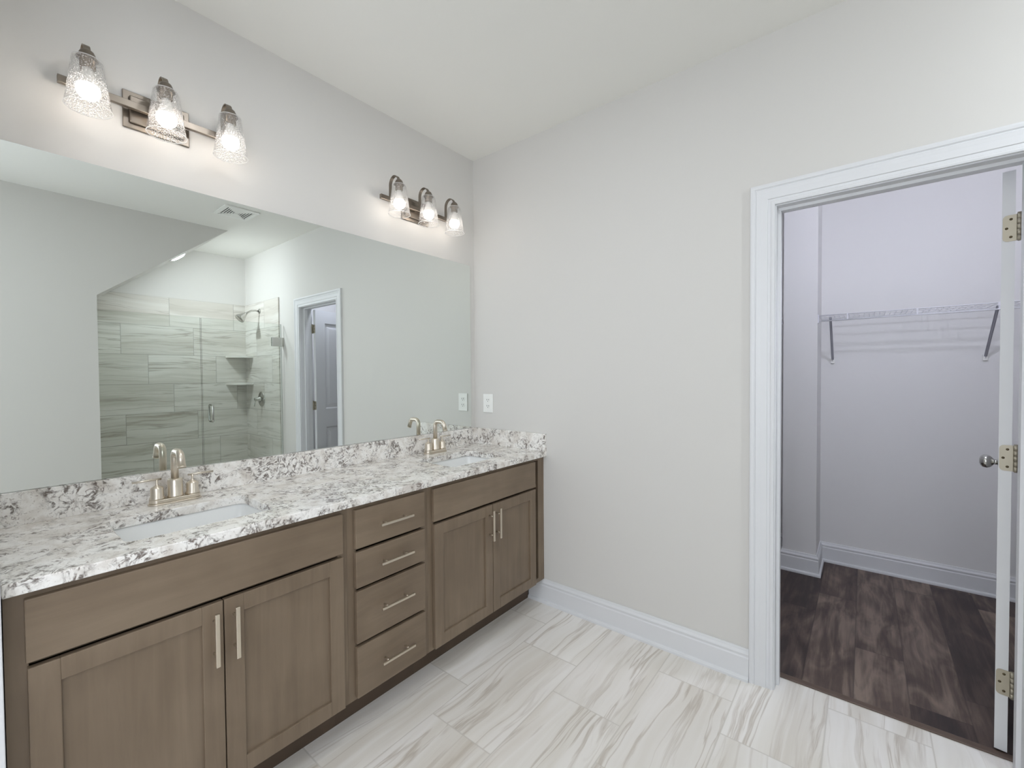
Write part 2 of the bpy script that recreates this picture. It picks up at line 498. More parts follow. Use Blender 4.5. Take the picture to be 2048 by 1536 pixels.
# front wall (behind the camera) with an added, unseen window for daylight
wx0, wx1, wz0, wz1 = 0.85, 2.65, 0.78, 2.22
b = nb(); box(b, 0, wx0, -4.0, -3.9, 0, H); box(b, wx1, W1, -4.0, -3.9, 0, H)
box(b, wx0, wx1, -4.0, -3.9, 0, wz0); box(b, wx0, wx1, -4.0, -3.9, wz1, H)
struct('wall_front', b, M['wall'], 'wall behind the viewer with an added daylight window', 'wall')
b = nb()
for xa, xb in ((wx0, wx0+0.05), (1.72, 1.78), (wx1-0.05, wx1)): box(b, xa, xb, -3.97, -3.92, wz0, wz1)
for za, zb in ((wz0, wz0+0.05), (1.47, 1.52), (wz1-0.05, wz1)): box(b, wx0+0.05, wx1-0.05, -3.965, -3.925, za, zb)
box(b, wx0-0.04, wx1+0.04, -3.9, -3.86, wz0-0.03, wz0)
struct('fill_window_1', b, M['trim'], 'added white double window behind the viewer for daylight', 'window')

b = nb()  # second window, added out of view to light the vanity wall
for ya, yb in ((-3.55, -3.50), (-2.97, -2.93), (-2.40, -2.35)): box(b, W1+0.03, W1+0.08, ya, yb, 0.8, 2.2)
for za, zb in ((0.8, 0.85), (1.48, 1.52), (2.15, 2.2)): box(b, W1+0.035, W1+0.075, -3.50, -2.40, za, zb)
struct('fill_window_2', b, M['trim'], 'added white window for daylight in the right wall behind the viewer', 'window')
# baseboards
BB = [(0, 0), (0.027, 0), (0.027, 0.010), (0.024, 0.016), (0.0155, 0.019), (0.0155, 0.098), (0.0125, 0.103), (0.0125, 0.108), (0.0145, 0.112), (0.0145, 0.117), (0.008, 0.126), (0.005, 0.136), (0, 0.136)]
b = nb(); sweep(b, [(1.632, 0, 0), (0.447, 0, 0)], (0, 0, 1), BB)
struct('baseboard_back', b, M['trim'], 'white moulded baseboard between the vanity and the doorway', 'baseboard')
b = nb(); sweep(b, [(W1, 0, 0), (2.52, 0, 0)], (0, 0, 1), BB)
struct('baseboard_back_right', b, M['trim'], 'short white baseboard right of the doorway', 'baseboard')
b = nb(); sweep(b, [(W1, -3.9, 0), (W1, YS, 0)], (0, 0, 1), BB)
struct('baseboard_right', b, M['trim'], 'white baseboard under the plain wall opposite the vanity', 'baseboard')
b = nb(); sweep(b, [(3.1, YC, 0), (1.775, YC, 0), (1.775, 1.37, 0), (1.585, 1.37, 0), (1.585, YC, 0), (0.6, YC, 0)], (0, 0, 1), BB)
struct('baseboard_closet', b, M['trim'], 'white stepped baseboard round the closet wall and its column', 'baseboard')
# door casing, jamb and stop
CS = [(0, 0), (0.0, 0.010), (0.006, 0.012), (0.012, 0.0115), (0.014, 0.0085), (0.024, 0.009), (0.026, 0.0125), (0.050, 0.0135), (0.066, 0.016), (0.070, 0.0135), (0.074, 0.0175), (0.082, 0.019), (0.088, 0.018), (0.090, 0.014), (0.090, 0)]
b = nb(); ix0, ix1, iz = DX0-0.005, DX1+0.005, DZ+0.005
sweep(b, [(ix1, 0, 0), (ix1, 0, iz), (ix0, 0, iz), (ix0, 0, 0)], (0, -1, 0), [(-a, c) for a, c in CS])
sweep(b, [(ix0, 0.115, 0), (ix0, 0.115, iz), (ix1, 0.115, iz), (ix1, 0.115, 0)], (0, 1, 0), [(-a, c) for a, c in CS])
struct('trim_1', b, M['trim'], 'white moulded casing around the doorway', 'door casing')
b = nb(); sweep(b, [(DX1, 0, 0), (DX1, 0, DZ), (DX0, 0, DZ), (DX0, 0, 0)], (0, -1, 0), [(0, 0), (-0.018, 0), (-0.018, -0.115), (0, -0.115)])
sweep(b, [(DX1, 0.04, 0), (DX1, 0.04, DZ), (DX0, 0.04, DZ), (DX0, 0.04, 0)], (0, -1, 0), [(0, 0.002), (0.011, 0), (0.011, -0.032), (0, -0.034)])
struct('trim_2', b, M['trim'], 'white door jamb with its stop lining the doorway', 'door jamb')
b = nb(); box(b, DX0, DX1, 0.103, 0.134, 0.0, 0.006, 0.002)
struct('trim_3', b, M['threshold'], 'thin brown threshold strip where the tiles meet the plank floor', 'threshold')
# closet walls
b = nb(); box(b, 0.5, 3.2, YC, YC+0.1, 0, H); struct('wall_closet_back', b, M['closet_wall'], 'closet back wall carrying the wire shelf', 'wall')
b = nb(); box(b, 1.585, 1.775, 1.37, YC, 0, H); struct('wall_closet_column', b, M['closet_wall'], 'boxed wall column inside the closet left of the wire shelf', 'wall')
b = nb(); box(b, 0.5, 0.6, 0.115, YC, 0, H); struct('wall_closet_left', b, M['closet_wall'], 'closet side wall far left, beyond the column', 'wall')
b = nb(); box(b, 3.1, 3.2, 0.115, YC, 0, H); struct('wall_closet_right', b, M['closet_wall'], 'closet side wall behind the open door', 'wall')

# ------------------------------------------------------------------ door leaf, open into the closet
def door():
    L, T, Z0, Z1 = 0.690, 0.031, 0.012, 2.022
    y0, y1 = -0.038, -0.007
    b = nb()
    def bx(u0, u1, z0, z1, ya, yb, bev=0): box(b, -u1, -u0, ya, yb, z0, z1, bev)
    U0, U1 = 0.003, 0.003+L
    pans = [(0.115, L-0.10, 1.00, 1.895), (0.115, L-0.10, 0.21, 0.81)]
    bx(U0, 0.115, Z0, Z1, y0, y1); bx(L-0.10, U1, Z0, Z1, y0, y1)
    bx(0.115, L-0.10, 1.895, Z1, y0, y1); bx(0.115, L-0.10, 0.81, 1.00, y0, y1); bx(0.115, L-0.10, Z0, 0.21, y0, y1)
    ym = (y0+y1)/2
    for u0, u1, z0, z1 in pans:
        for sgn in (-1, 1):
            # sloped sticking, sunk field and raised centre as one stepped surface
            steps = [(0.0, T/2), (0.014, T/2-0.009), (0.030, T/2-0.010), (0.055, T/2-0.003)]
            rings = []
            for ins, dep in steps:
                yy = ym + sgn*dep
                rings.append([b.verts.new((-(u0+ins), yy, z0+ins)), b.verts.new((-(u1-ins), yy, z0+ins)),
                              b.verts.new((-(u1-ins), yy, z1-ins)), b.verts.new((-(u0+ins), yy, z1-ins))])
            for p, q in zip(rings, rings[1:]):
                for k in range(4): b.faces.new((p[k], p[(k+1) % 4], q[(k+1) % 4], q[k]))
            b.faces.new(rings[-1])
    o = obj('door_1', b, M['door'])
    o.location = (DX1-0.008, 0.124, 0); o.rotation_euler = (0, 0, math.radians(-100))
    tag(o, 'white panelled door standing open into the closet, hinged on the right jamb', 'door', kind='structure')
    for zc in (1.827, 1.040, 0.255):
        b = nb()
        # leaf on the door edge (x = 0 side, facing +x in closed position)
        pts = [( -y) for y in ()]
        h = 0.0445
        prof = []
        for yy, zz in [(-0.001, -h), (-0.001, h)]: prof.append((yy, zz))
        for k in range(5):
            a = PI/2*k/4; prof.append((-0.036+0.012-0.012*math.sin(a), h-0.012+0.012*math.cos(a)))
        for k in range(5):
            a = PI/2*k/4; prof.append((-0.036+0.012-0.012*math.cos(a), -h+0.012-0.012*math.sin(a)))
        poly_prism(b, [(-0.003, yy, zc+zz) for yy, zz in prof], (0.0022, 0, 0))
        hg = obj('hinge', b, M['hinge'], o); hg['label'] = 'satin nickel butt hinge'
        b = nb()
        for zz in (-0.036, -0.018, 0.0, 0.018, 0.036):
            tube(b, [(0.0035, 0.002, zc+zz-0.0085), (0.0035, 0.002, zc+zz+0.0085)], 0.0062, 12)
        tube(b, [(0.0035, 0.002, zc-0.047), (0.0035, 0.002, zc+0.049)], [0.004, 0.005], 12)
        obj('hinge_knuckle', b, M['hinge'], hg)
        b = nb()
        for yy, zz in ((-0.017, 0.030), (-0.027, 0.0), (-0.017, -0.030)):
            lathe(b, [(0, 0.0022), (0.0036, 0.0020), (0.0042, 0.0)], (-0.001, yy, zc+zz), 'x', 12)
        obj('screw', b, M['screw'], hg)
    for sgn, face in ((-1, -0.038), (1, -0.007)):
        b = nb()
        ax = (V((1, 0, 0)), V((0, 0, 1)), V((0, sgn, 0)))
        lathe(b, [(0, 0), (0.031, 0.0), (0.032, 0.004), (0.026, 0.008), (0.012, 0.010), (0.011, 0.020), (0.018, 0.025), (0.026, 0.032), (0.0300, 0.043), (0.028, 0.054), (0.021, 0.062), (0.010, 0.066), (0, 0.0665)], (-0.632, face, 0.935), ax, 28)
        k = obj('door_knob', b, M['chrome'], o); k['label'] = 'satin nickel oval knob'
door()

# ================================================================== VANITY
GAP = 0.003
def pull(parent, p0, p1, n_at=0.16):
    """round-edged bar pull between p0 and p1 (world), standing off the front at x = XF."""
    p0 = V(p0); p1 = V(p1); d = (p1-p0); L = d.length; d.normalize()
    b = nb()
    x = XF + 0.030
    if abs(d.z) > 0.5: box(b, x-0.0045, x+0.0045, p0.y-0.0058, p0.y+0.0058, p0.z, p1.z, 0.0018)
    else: box(b, x-0.0045, x+0.0045, p0.y, p1.y, p0.z-0.0045, p0.z+0.0045, 0.0018)
    for f in (n_at+0.03, 0.97-n_at):
        q = p0 + d*L*f
        tube(b, [(XF-0.0005, q.y, q.z), (x, q.y, q.z)], 0.0036, 12)
    h = obj('handle', b, M['pull'], parent, world=True); h['label'] = 'satin nickel bar pull'
    return h
def slab_front(name, parent, y0, y1, z0, z1, mat):
    b = nb(); box(b, 0.5485, XF, y0, y1, z0, z1, 0.0022)
    return obj(name, b, mat, parent, world=True)
def shaker(name, parent, y0, y1, z0, z1, sw=0.052):
    b = nb()
    x0, x1 = 0.5485, XF
    for a, c, d, e in ((y0, y0+sw, z0, z1), (y1-sw, y1, z0, z1)): box(b, x0, x1, a, c, d, e, 0.0018)
    for d, e in ((z0, z0+sw), (z1-sw, z1)): box(b, x0, x1, y0+sw-0.0005, y1-sw+0.0005, d, e, 0.0018)
    box(b, x0, x1-0.0085, y0+sw-0.004, y1-sw+0.004, z0+sw-0.004, z1-sw+0.004)
    return obj(name, b, M['wood_v'], parent, world=True)
def carcass(parent, y0, y1, rails, side_l=True, side_r=True):
    b = nb(); t = 0.016
    zt, zb, fx = ZB, 0.136, 0.5485
    for ya in (y0, y1-t):
        poly_prism(b, [(0.004, ya, 0), (0.4295, ya, 0), (0.4295, ya, zb), (fx-0.019, ya, zb), (fx-0.019, ya, zt), (0.004, ya, zt)], (0, t, 0))
    box(b, 0.004, 0.012, y0+t, y1-t, zb, zt); box(b, 0.012, fx-0.019, y0+t, y1-t, zb, zb+t)
    # face frame
    sw = 0.036
    box(b, fx-0.019, fx, y0, y0+sw, zb, zt); box(b, fx-0.019, fx, y1-sw, y1, zb, zt)
    for z0, z1 in rails:
        rx = 0.014 if 0.2 < z0 < 0.8 else 0.0     # the rails behind the gaps sit deeper
        box(b, fx-0.019-rx, fx-rx, y0+sw, y1-sw, z0, z1)
    o = obj('carcass', b, M['wood_v'], parent, world=True)
    # keep the side panels clear of the toe recess: notch shown as a recessed toe board
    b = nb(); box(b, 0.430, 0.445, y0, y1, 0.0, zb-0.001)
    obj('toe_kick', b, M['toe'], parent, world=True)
    return o
FR_T, FR_M = (0.846, 0.8625), (0.688, 0.706)
# left sink cabinet
def sink_cabinet(y0, y1, fy0, fy1, ym, name, label):
    root = empty(name, (0.28, (y0+y1)/2, 0))
    tag(root, label, 'cabinet', 'stained wood vanity cabinets')
    carcass(root, y0, y1, [FR_T, FR_M, (0.136, 0.160)])
    slab_front('false_drawer_front', root, fy0, fy1, 0.704, 0.847, M['wood_h'])
    dl = shaker('door', root, fy0+0.002, ym-0.0015, 0.144, 0.691)
    dr = shaker('door', root, ym+0.0015, fy1, 0.144, 0.691)
    pull(dl, (0, ym-0.026, 0.519), (0, ym-0.026, 0.670))
    pull(dr, (0, ym+0.026, 0.519), (0, ym+0.026, 0.670))
    return root
sink_cabinet(YL+0.003, -1.2585, -2.043, -1.2815, -1.658, 'sink_cabinet', 'brown stained two-door sink cabinet at the near left end of the vanity')
rc = sink_cabinet(-0.8815, -0.022, -0.858, -0.105, -0.4735, 'sink_cabinet', 'brown stained two-door sink cabinet at the far end against the doorway wall')
b = nb(); box(b, 0.5295, 0.5485, -0.0215, -0.0005, 0.136, ZB)
fl = obj('filler_strip', b, M['wood_v'], rc, world=True)
root = empty('drawer_cabinet', (0.28, -1.07, 0))
tag(root, 'brown stained cabinet with four stacked drawers between the two sink cabinets', 'cabinet', 'stained wood vanity cabinets')
carcass(root, -1.258, -0.882, [FR_T, (0.688, 0.706), (0.540, 0.558), (0.334, 0.352), (0.136, 0.160)])
for z0, z1, zp in ((0.703, 0.847, 0.775), (0.556, 0.690, 0.626), (0.350, 0.544, 0.454), (0.147, 0.337, 0.2425)):
    d = slab_front('drawer', root, -1.232, -0.9085, z0, z1, M['wood_h'])
    pull(d, (0, -1.143, zp), (0, -0.990, zp))

# countertop with two cut-outs
SK = [(0.185, 0.462, -1.852, -1.468), (0.185, 0.462, -0.640, -0.256)]
def countertop():
    b = nb()
    outer = [(0.0, YL+0.001), (0.572, YL+0.001), (0.572, -0.0005), (0.0, -0.0005)]
    loops = [outer] + [rrect(x0, x1, y0, y1, 0.028) for x0, x1, y0, y1 in SK]
    edges = []; lv = []
    for lp in loops:
        vs = [b.verts.new((x, y, ZC)) for x, y in lp]; lv.append(vs)
        for k in range(len(vs)): edges.append(b.edges.new((vs[k], vs[(k+1) % len(vs)])))
    bmesh.ops.triangle_fill(b, use_beauty=True, use_dissolve=False, edges=edges)
    top = list(b.faces)
    mp = {}
    for v in list(b.verts): mp[v] = b.verts.new((v.co.x, v.co.y, ZB))
    for f in top: b.faces.new([mp[v] for v in reversed(f.verts)])
    for vs in lv:
        n = len(vs)
        for k in range(n): b.faces.new((vs[k], vs[(k+1) % n], mp[vs[(k+1) % n]], mp[vs[k]]))
    o = obj('countertop', b, M['granite'], loc=(0.28, -1.04, ZB))
    tag(o, 'cream and grey speckled granite countertop running the length of the vanity', 'countertop')
    md = o.modifiers.new('bevel', 'BEVEL'); md.width = 0.0025; md.segments = 2; md.limit_method = 'ANGLE'; md.angle_limit = math.radians(50)
    b = nb(); box(b, 0.0005, 0.020, YL+0.001, -0.0005, ZC, ZS, 0.0012)
    tag(obj('backsplash', b, M['granite'], loc=(0.01, -1.04, ZC)), 'long low granite backsplash strip under the mirror', 'backsplash', 'granite splash strips')
    b = nb(); box(b, 0.020, 0.570, -0.020, -0.0005, ZC, ZS, 0.0012)
    tag(obj('side_splash', b, M['granite'], loc=(0.3, -0.01, ZC)), 'short granite splash block against the doorway wall at the counter end', 'backsplash', 'granite splash strips')
countertop()

def basin(x0, x1, y0, y1, label):
    b = nb(); cx, cy_ = (x0+x1)/2, (y0+y1)/2
    a = 0.006
    levels = [(x0-0.03, x1+0.03, y0-0.03, y1+0.03, 0.04, ZB-0.0012), (x0-a, x1+a, y0-a, y1+a, 0.03, ZB-0.0012), (x0-a, x1+a, y0-a, y1+a, 0.03, ZB-0.010),
              (x0+0.004, x1-0.004, y0+0.010, y1-0.010, 0.035, ZB-0.10), (x0+0.03, x1-0.03, y0+0.045, y1-0.045, 0.05, ZB-0.138),
              (x0+0.07, x1-0.07, y0+0.12, y1-0.12, 0.05, ZB-0.146), (cx-0.024, cx+0.024, cy_-0.024, cy_+0.024, 0.0239, ZB-0.150)]
    rings = [[b.verts.new((x, y, l[5])) for x, y in rrect(*l[:5], 8)] for l in levels]
    for p, q in zip(rings, rings[1:]):
        n = len(p)
        for k in range(n): b.faces.new((p[k], p[(k+1) % n], q[(k+1) % n], q[k])).smooth = True
    b.faces.new(rings[-1])
    o = obj('sink_basin', b, M['porcelain'], loc=(cx, cy_, ZB-0.15))
    tag(o, label, 'sink', 'white undermount sinks')
    md = o.modifiers.new('solid', 'SOLIDIFY'); md.thickness = 0.008; md.offset = 0
    md.offset = -1
    b = nb(); lathe(b, [(0, 0.004), (0.012, 0.005), (0.019, 0.004), (0.022, 0.001), (0.022, 0.0)], (cx, cy_, ZB-0.1475), 'z', 24)
    obj('drain', b, M['drain'], o, world=True)
basin(*SK[0], 'white rectangular undermount sink at the near left end of the countertop')
basin(*SK[1], 'white rectangular undermount sink at the far end beside the side splash')

def faucet():
    root = empty('faucet', (0, 0, 0))
    b = nb()
    for z0, z1, e in ((0.0, 0.006, 0.0), (0.006, 0.019, 0.004)):
        ring = rrect(-0.027+e, 0.027-e, -0.079+e, 0.079-e, 0.0265-e, 8)
        poly_prism(b, [(x, y, z0) for x, y in ring], (0, 0, z1-z0))
    ba = obj('base', b, M['nickel'], root)
    md = ba.modifiers.new('bevel', 'BEVEL'); md.width = 0.002; md.segments = 2; md.limit_method = 'ANGLE'
    b = nb(); lathe(b, [(0, 0.019), (0.0245, 0.019), (0.0245, 0.024), (0.0228, 0.027), (0.0226, 0.077), (0.0205, 0.083), (0.0135, 0.084), (0, 0.084)], (0, 0, 0), 'z', 32)
    obj('spout_body', b, M['nickel'], root)
    b = nb(); pts = [(0, 0, 0.082), (0, 0, 0.158)]
    R = 0.024
    for k in range(1, 9):
        a = PI/2*k/8; pts.append((R-R*math.cos(a), 0, 0.158+R*math.sin(a)))
    pts.append((0.052, 0, 0.182))
    a1 = math.radians(70); R2 = 0.024
    for k in range(1, 9):
        a = a1*k/8; pts.append((0.052+R2*math.sin(a), 0, 0.182-R2+R2*math.cos(a)))
    e = V(pts[-1]); d = V((math.cos(a1), 0, -math.sin(a1)))
    pts.append(tuple(e + d*0.034))
    tube(b, pts, 0.0118, 20)
    tube(b, [tuple(e + d*0.032), tuple(e + d*0.0365)], 0.0126, 20)
    obj('spout', b, M['nickel'], root)
    for s in (-1, 1):
        b = nb(); y = 0.052*s
        lathe(b, [(0, 0.019), (0.0225, 0.019), (0.0225, 0.024), (0.0190, 0.029), (0.0186, 0.058), (0.0172, 0.0605), (0.0060, 0.0675), (0.0035, 0.072), (0.0035, 0.088), (0, 0.088)], (0, y, 0), 'z', 28)
        h = obj('handle', b, M['nickel'], root)
        b = nb(); tube(b, [(0, 0.039*s, 0.0885), (0, 0.119*s, 0.0885)], 0.0036, 14)
        obj('lever', b, M['nickel'], h)
    return root
f1 = faucet(); f1.location = (0.080, -1.650, ZC)
tag(f1, 'brushed nickel two-handle faucet at the near left sink', 'faucet', 'brushed nickel faucets')
f2 = copy_tree(f1); f2.location = (0.080, -0.420, ZC)
tag(f2, 'brushed nickel two-handle faucet at the far sink by the corner', 'faucet', 'brushed nickel faucets')

# mirror
b = nb(); box(b, 0.0005, 0.0050, YL+0.004, -0.042, ZS+0.001, 2.052)
mo = obj('wall_mirror', b, [M['mirror'], M['mirror_edge']], loc=(0, -1.06, ZS+0.001))
for p in mo.data.polygons: p.material_index = 0 if p.normal.x > 0.9 else 1
tag(mo, 'wide frameless wall mirror above the vanity backsplash', 'mirror')

# ------------------------------------------------------------------ vanity lamps
def vanity_light():
    root = empty('vanity_light', (0, 0, 0))       # origin: wall plane, centre of the back plate
    b = nb(); box(b, 0.0003, 0.009, -0.096, 0.096, -0.064, 0.064, 0.002)
    bp = obj('back_plate', b, M['lampmetal'], root)
    b = nb(); box(b, 0.009, 0.020, -0.079, 0.079, -0.047, 0.047, 0.004)
    obj('raised_panel', b, M['lampmetal'], bp)
    b = nb(); box(b, 0.036, 0.052, -0.257, 0.257, -0.012, 0.012, 0.0015); box(b, 0.018, 0.036, -0.02, 0.02, -0.01, 0.01)
    obj('crossbar', b, M['lampmetal'], root)
    for i in (-1, 0, 1):
        y = i*0.197; ax, R = 0.122, 0.037
        # flat strap arm: up from the bar, over in a half circle, down to the socket
        pts = [(0.048, -0.012), (0.048, 0.070)]
        cx = (0.048+ax)/2; R = (ax-0.048)/2
        for k in range(1, 17):
            a = PI*k/16; pts.append((cx-R*math.cos(a), 0.070+R*math.sin(a)*1.12))
        b = nb(); hw = 0.0085; th = 0.0018; rings = []
        for k, p in enumerate(pts):
            p = V((p[0], 0, p[1])); q0 = V((pts[max(k-1, 0)][0], 0, pts[max(k-1, 0)][1])); q1 = V((pts[min(k+1, len(pts)-1)][0], 0, pts[min(k+1, len(pts)-1)][1]))
            t_ = (q1-q0).normalized(); n_ = V((t_.z, 0, -t_.x))
            rings.append([b.verts.new(p + n_*s1*th + V((0, y+s2*hw, 0))) for s1, s2 in ((-1, -1), (1, -1), (1, 1), (-1, 1))])
        for p, q in zip(rings, rings[1:]):
            for k in range(4): b.faces.new((p[k], p[(k+1) % 4], q[(k+1) % 4], q[k]))
        b.faces.new(rings[0][::-1]); b.faces.new(rings[-1])
        obj('arm', b, M['lampmetal'], root)
        b = nb()   # bell cap and inner socket
        lathe(b, [(0, 0.086), (0.0085, 0.084), (0.016, 0.078), (0.0205, 0.068), (0.0225, 0.060), (0.0265, 0.0575), (0.0265, 0.0545), (0.0190, 0.0540), (0.0190, 0.028), (0.0165, 0.026), (0, 0.026)], (ax, y, 0), 'z', 28)
        obj('socket', b, M['lampmetal'], root)
        b = nb()   # seeded glass shade, closed double wall
        lathe(b, [(0.0195, 0.0545), (0.0340, 0.0535), (0.0365, 0.0500), (0.0560, -0.0950), (0.0572, -0.0965), (0.0560, -0.0980), (0.0535, -0.0950), (0.0338, 0.0490), (0.0320, 0.0510), (0.0195, 0.0515)], (ax, y, 0), 'z', 48, closed=True)
        sh = obj('glass_shade', b, M['shade'], root); sh['label'] = 'clear seeded glass shade'
        for rr, zz, th_ in ((0.0562, -0.0958, 0.0013), (0.0350, 0.0530, 0.0012)):
            b = nb(); lathe(b, [(rr+th_*math.cos(2*PI*k/8), zz+th_*math.sin(2*PI*k/8)) for k in range(8)], (ax, y, 0), 'z', 48, closed=True)
            obj('rim', b, M['rim'], sh)
        b = nb(); lathe(b, [(0.0, 0.026), (0.013, 0.026), (0.0135, 0.016), (0.0200, -0.008), (0.0262, -0.026)], (ax, y, 0), 'z', 28)
        bc = obj('bulb_collar', b, M['bulb_base'], root)
        b = nb(); prof = []
        for k in range(0, 13):
            a = math.radians(62) - math.radians(152)*k/12; prof.append((0.0298*math.cos(a), -0.040+0.0298*math.sin(a)))
        prof[-1] = (0, prof[-1][1]); lathe(b, prof, (ax, y, 0), 'z', 28)
        bo = obj('bulb', b, M['bulb'], root); bo['label'] = 'glowing white bulb'
    return root
v1 = vanity_light(); v1.location = (0, -1.660, 2.276)
tag(v1, 'three-bulb nickel wall lamp over the near left end of the mirror', 'wall lamp', 'vanity wall lamps')
v2 = copy_tree(v1); v2.location = (0, -0.487, 2.276)
tag(v2, 'three-bulb nickel wall lamp over the far end of the mirror by the corner', 'wall lamp', 'vanity wall lamps')

# ------------------------------------------------------------------ outlet
root = empty('power_outlet', (0.1195, 0, 1.158))
tag(root, 'white duplex outlet plate on the wall right of the mirror', 'outlet')
b = nb(); box(b, 0.078, 0.161, -0.006, -0.0003, 1.098, 1.218, 0.002); obj('cover_plate', b, M['plastic'], root, world=True)
for zc in (1.178, 1.138):
    b = nb(); poly_prism(b, [(x, -0.006, z) for x, z in rrect(0.1035, 0.1355, zc-0.014, zc+0.014, 0.010, 4)], (0, -0.0018, 0))
    rc_ = obj('receptacle', b, M['plastic'], root, world=True)
    b = nb()
    for x in (0.112, 0.127): box(b, x-0.0012, x+0.0012, -0.0086, -0.0076, zc-0.001, zc+0.008)
    lathe(b, [(0, 0.0), (0.0024, 0.0), (0.0024, 0.001), (0, 0.001)], (0.1195, -0.0086, zc-0.007), 'y', 10)
    obj('slots', b, M['slot'], rc_, world=True)

# ================================================================== SHOWER (seen in the mirror)
def pane(name, y0, y1, z0, z1, label):
    b = nb(); box(b, 2.800, 2.810, y0, y1, z0, z1)
    o = obj(name, b, [M['glass'], M['glass_edge']], loc=(2.805, (y0+y1)/2, z0))
    for p in o.data.polygons: p.material_index = 0 if abs(p.normal.x) > 0.9 else 1
    tag(o, label, 'shower glass'); return o
pane('glass_screen', YS+0.002, -0.746, 0.101, 1.893, 'fixed frameless glass panel left of the shower door')
sd = pane('shower_door', -0.738, -0.022, 0.115, 1.893, 'frameless glass shower door with a steel loop handle')
for zc in (1.705, 0.40):
    b = nb(); box(b, 2.791, 2.7995, -0.120, -0.030, zc-0.046, zc+0.046, 0.002); box(b, 2.8105, 2.819, -0.120, -0.030, zc-0.046, zc+0.046, 0.002)
    box(b, 2.785, 2.825, -0.030, -0.0005, zc-0.046, zc+0.046, 0.002)
    h = obj('glass_hinge', b, M['chrome'], sd, world=True); h['label'] = 'square steel glass hinge'
b = nb()
for sx, xg in ((-1, 2.7995), (1, 2.8105)):
    pts = []
    x_out = xg + sx*0.045
    pts.append((xg, -0.672, 0.922))
    for k in range(0, 7):
        a = PI/2*k/6; pts.append((x_out - sx*0.02*(1-math.sin(a)), -0.672, 0.942-0.02*math.cos(a)))
    for k in range(0, 7):
        a = PI/2*k/6; pts.append((x_out - sx*0.02*(1-math.cos(a)), -0.672, 1.058+0.02*math.sin(a)))
    pts.append((xg, -0.672, 1.078))
    tube(b, pts, 0.0085, 14)
h = obj('loop_handle', b, M['chrome'], sd, world=True); h['label'] = 'polished steel loop handle on both faces'
# shower head
root = empty('overhead_sprayer', (3.36, -0.012, 2.075)); tag(root, 'bell-shaped metal shower head on a short arm high on the tiles', 'shower head')
b = nb(); lathe(b, [(0, 0), (0.030, 0.0), (0.028, 0.006), (0.015, 0.012), (0.012, 0.014)], (3.36, -0.0125, 2.085), (V((1, 0, 0)), V((0, 0, 1)), V((0, -1, 0))), 24)
obj('flange', b, M['chrome'], root, world=True)
b = nb(); tube(b, [(3.36, -0.012, 2.085), (3.36, -0.06, 2.088), (3.36, -0.10, 2.080), (3.36, -0.14, 2.055), (3.36, -0.155, 2.043)], 0.0095, 14)
obj('arm', b, M['chrome'], root, world=True)
b = nb(); ax = V((0, -0.72, -0.69)).normalized(); fx, fy = frame_of(ax)
lathe(b, [(0, -0.012), (0.015, -0.010), (0.018, 0.004), (0.024, 0.016), (0.050, 0.070), (0.053, 0.084), (0.049, 0.092), (0, 0.092)], (3.36, -0.158, 2.040), (fx, fy, ax), 28)
obj('spray_bell', b, M['chrome'], root, world=True)
# valve
root = empty('shower_valve', (3.345, -0.012, 1.088)); tag(root, 'round metal shower valve with a lever handle on the tiles', 'shower valve')
YN = (V((1, 0, 0)), V((0, 0, 1)), V((0, -1, 0)))
b = nb(); lathe(b, [(0, 0), (0.085, 0.0), (0.085, 0.004), (0.075, 0.010), (0.040, 0.014), (0.034, 0.016)], (3.345, -0.0125, 1.088), YN, 36)
obj('trim_plate', b, M['chrome'], root, world=True)
b = nb(); lathe(b, [(0.030, 0.012), (0.028, 0.030), (0.020, 0.034), (0.019, 0.070), (0.016, 0.076), (0, 0.077)], (3.345, -0.0125, 1.088), YN, 28)
tube(b, [(3.345, -0.078, 1.090), (3.345, -0.090, 1.03), (3.345, -0.092, 1.005)], [0.008, 0.006, 0.006], 12)
obj('lever_handle', b, M['chrome'], root, world=True)
# corner shelves
for zc, lab in ((1.575, 'upper quarter-round tiled corner shelf in the shower'), (1.262, 'lower quarter-round tiled corner shelf in the shower')):
    b = nb(); x0, y0 = WB-0.0005, -0.0125
    pts = [(x0, y0)]
    for k in range(0, 13):
        a = PI/2*k/12; pts.append((x0-0.215*math.sin(a)**0.85 if k else x0, y0-0.215*math.cos(a)**0.85 if k < 12 else y0))
    poly_prism(b, [(x, y, zc-0.011) for x, y in pts], (0, 0, 0.022))
    o = obj('corner_shelf', b, M['tile_side'], loc=(x0-0.07, y0-0.07, zc-0.011))
    tag(o, lab, 'shelf', 'shower corner shelves')
# recessed lamp in the sloped bulkhead
sl = V((0, 0.937, 0.742)).normalized(); nn = V((0, 0.742, -0.937)).normalized()
pc = V((3.22, -0.80, 2.003 + (1.45-0.80)*0.742/0.937))
root = empty('recessed_downlight', pc); tag(root, 'lit round recessed downlight in the sloped shower bulkhead', 'ceiling light')
b = nb(); lathe(b, [(0.066, 0.0035), (0.070, 0.006), (0.088, 0.004), (0.092, 0.0), (0.066, 0.0)], pc + nn*0.0005, (V((1, 0, 0)), sl, nn), 40, closed=True)
obj('trim_ring', b, M['plastic'], root, world=True)
b = nb(); lathe(b, [(0, 0.019), (0.030, 0.0175), (0.050, 0.013), (0.062, 0.007), (0.066, 0.002), (0.066, 0.0005), (0, 0.0005)], pc + nn*0.0005, (V((1, 0, 0)), sl, nn), 36)
obj('lens', b, M['shower_lamp'], root, world=True)
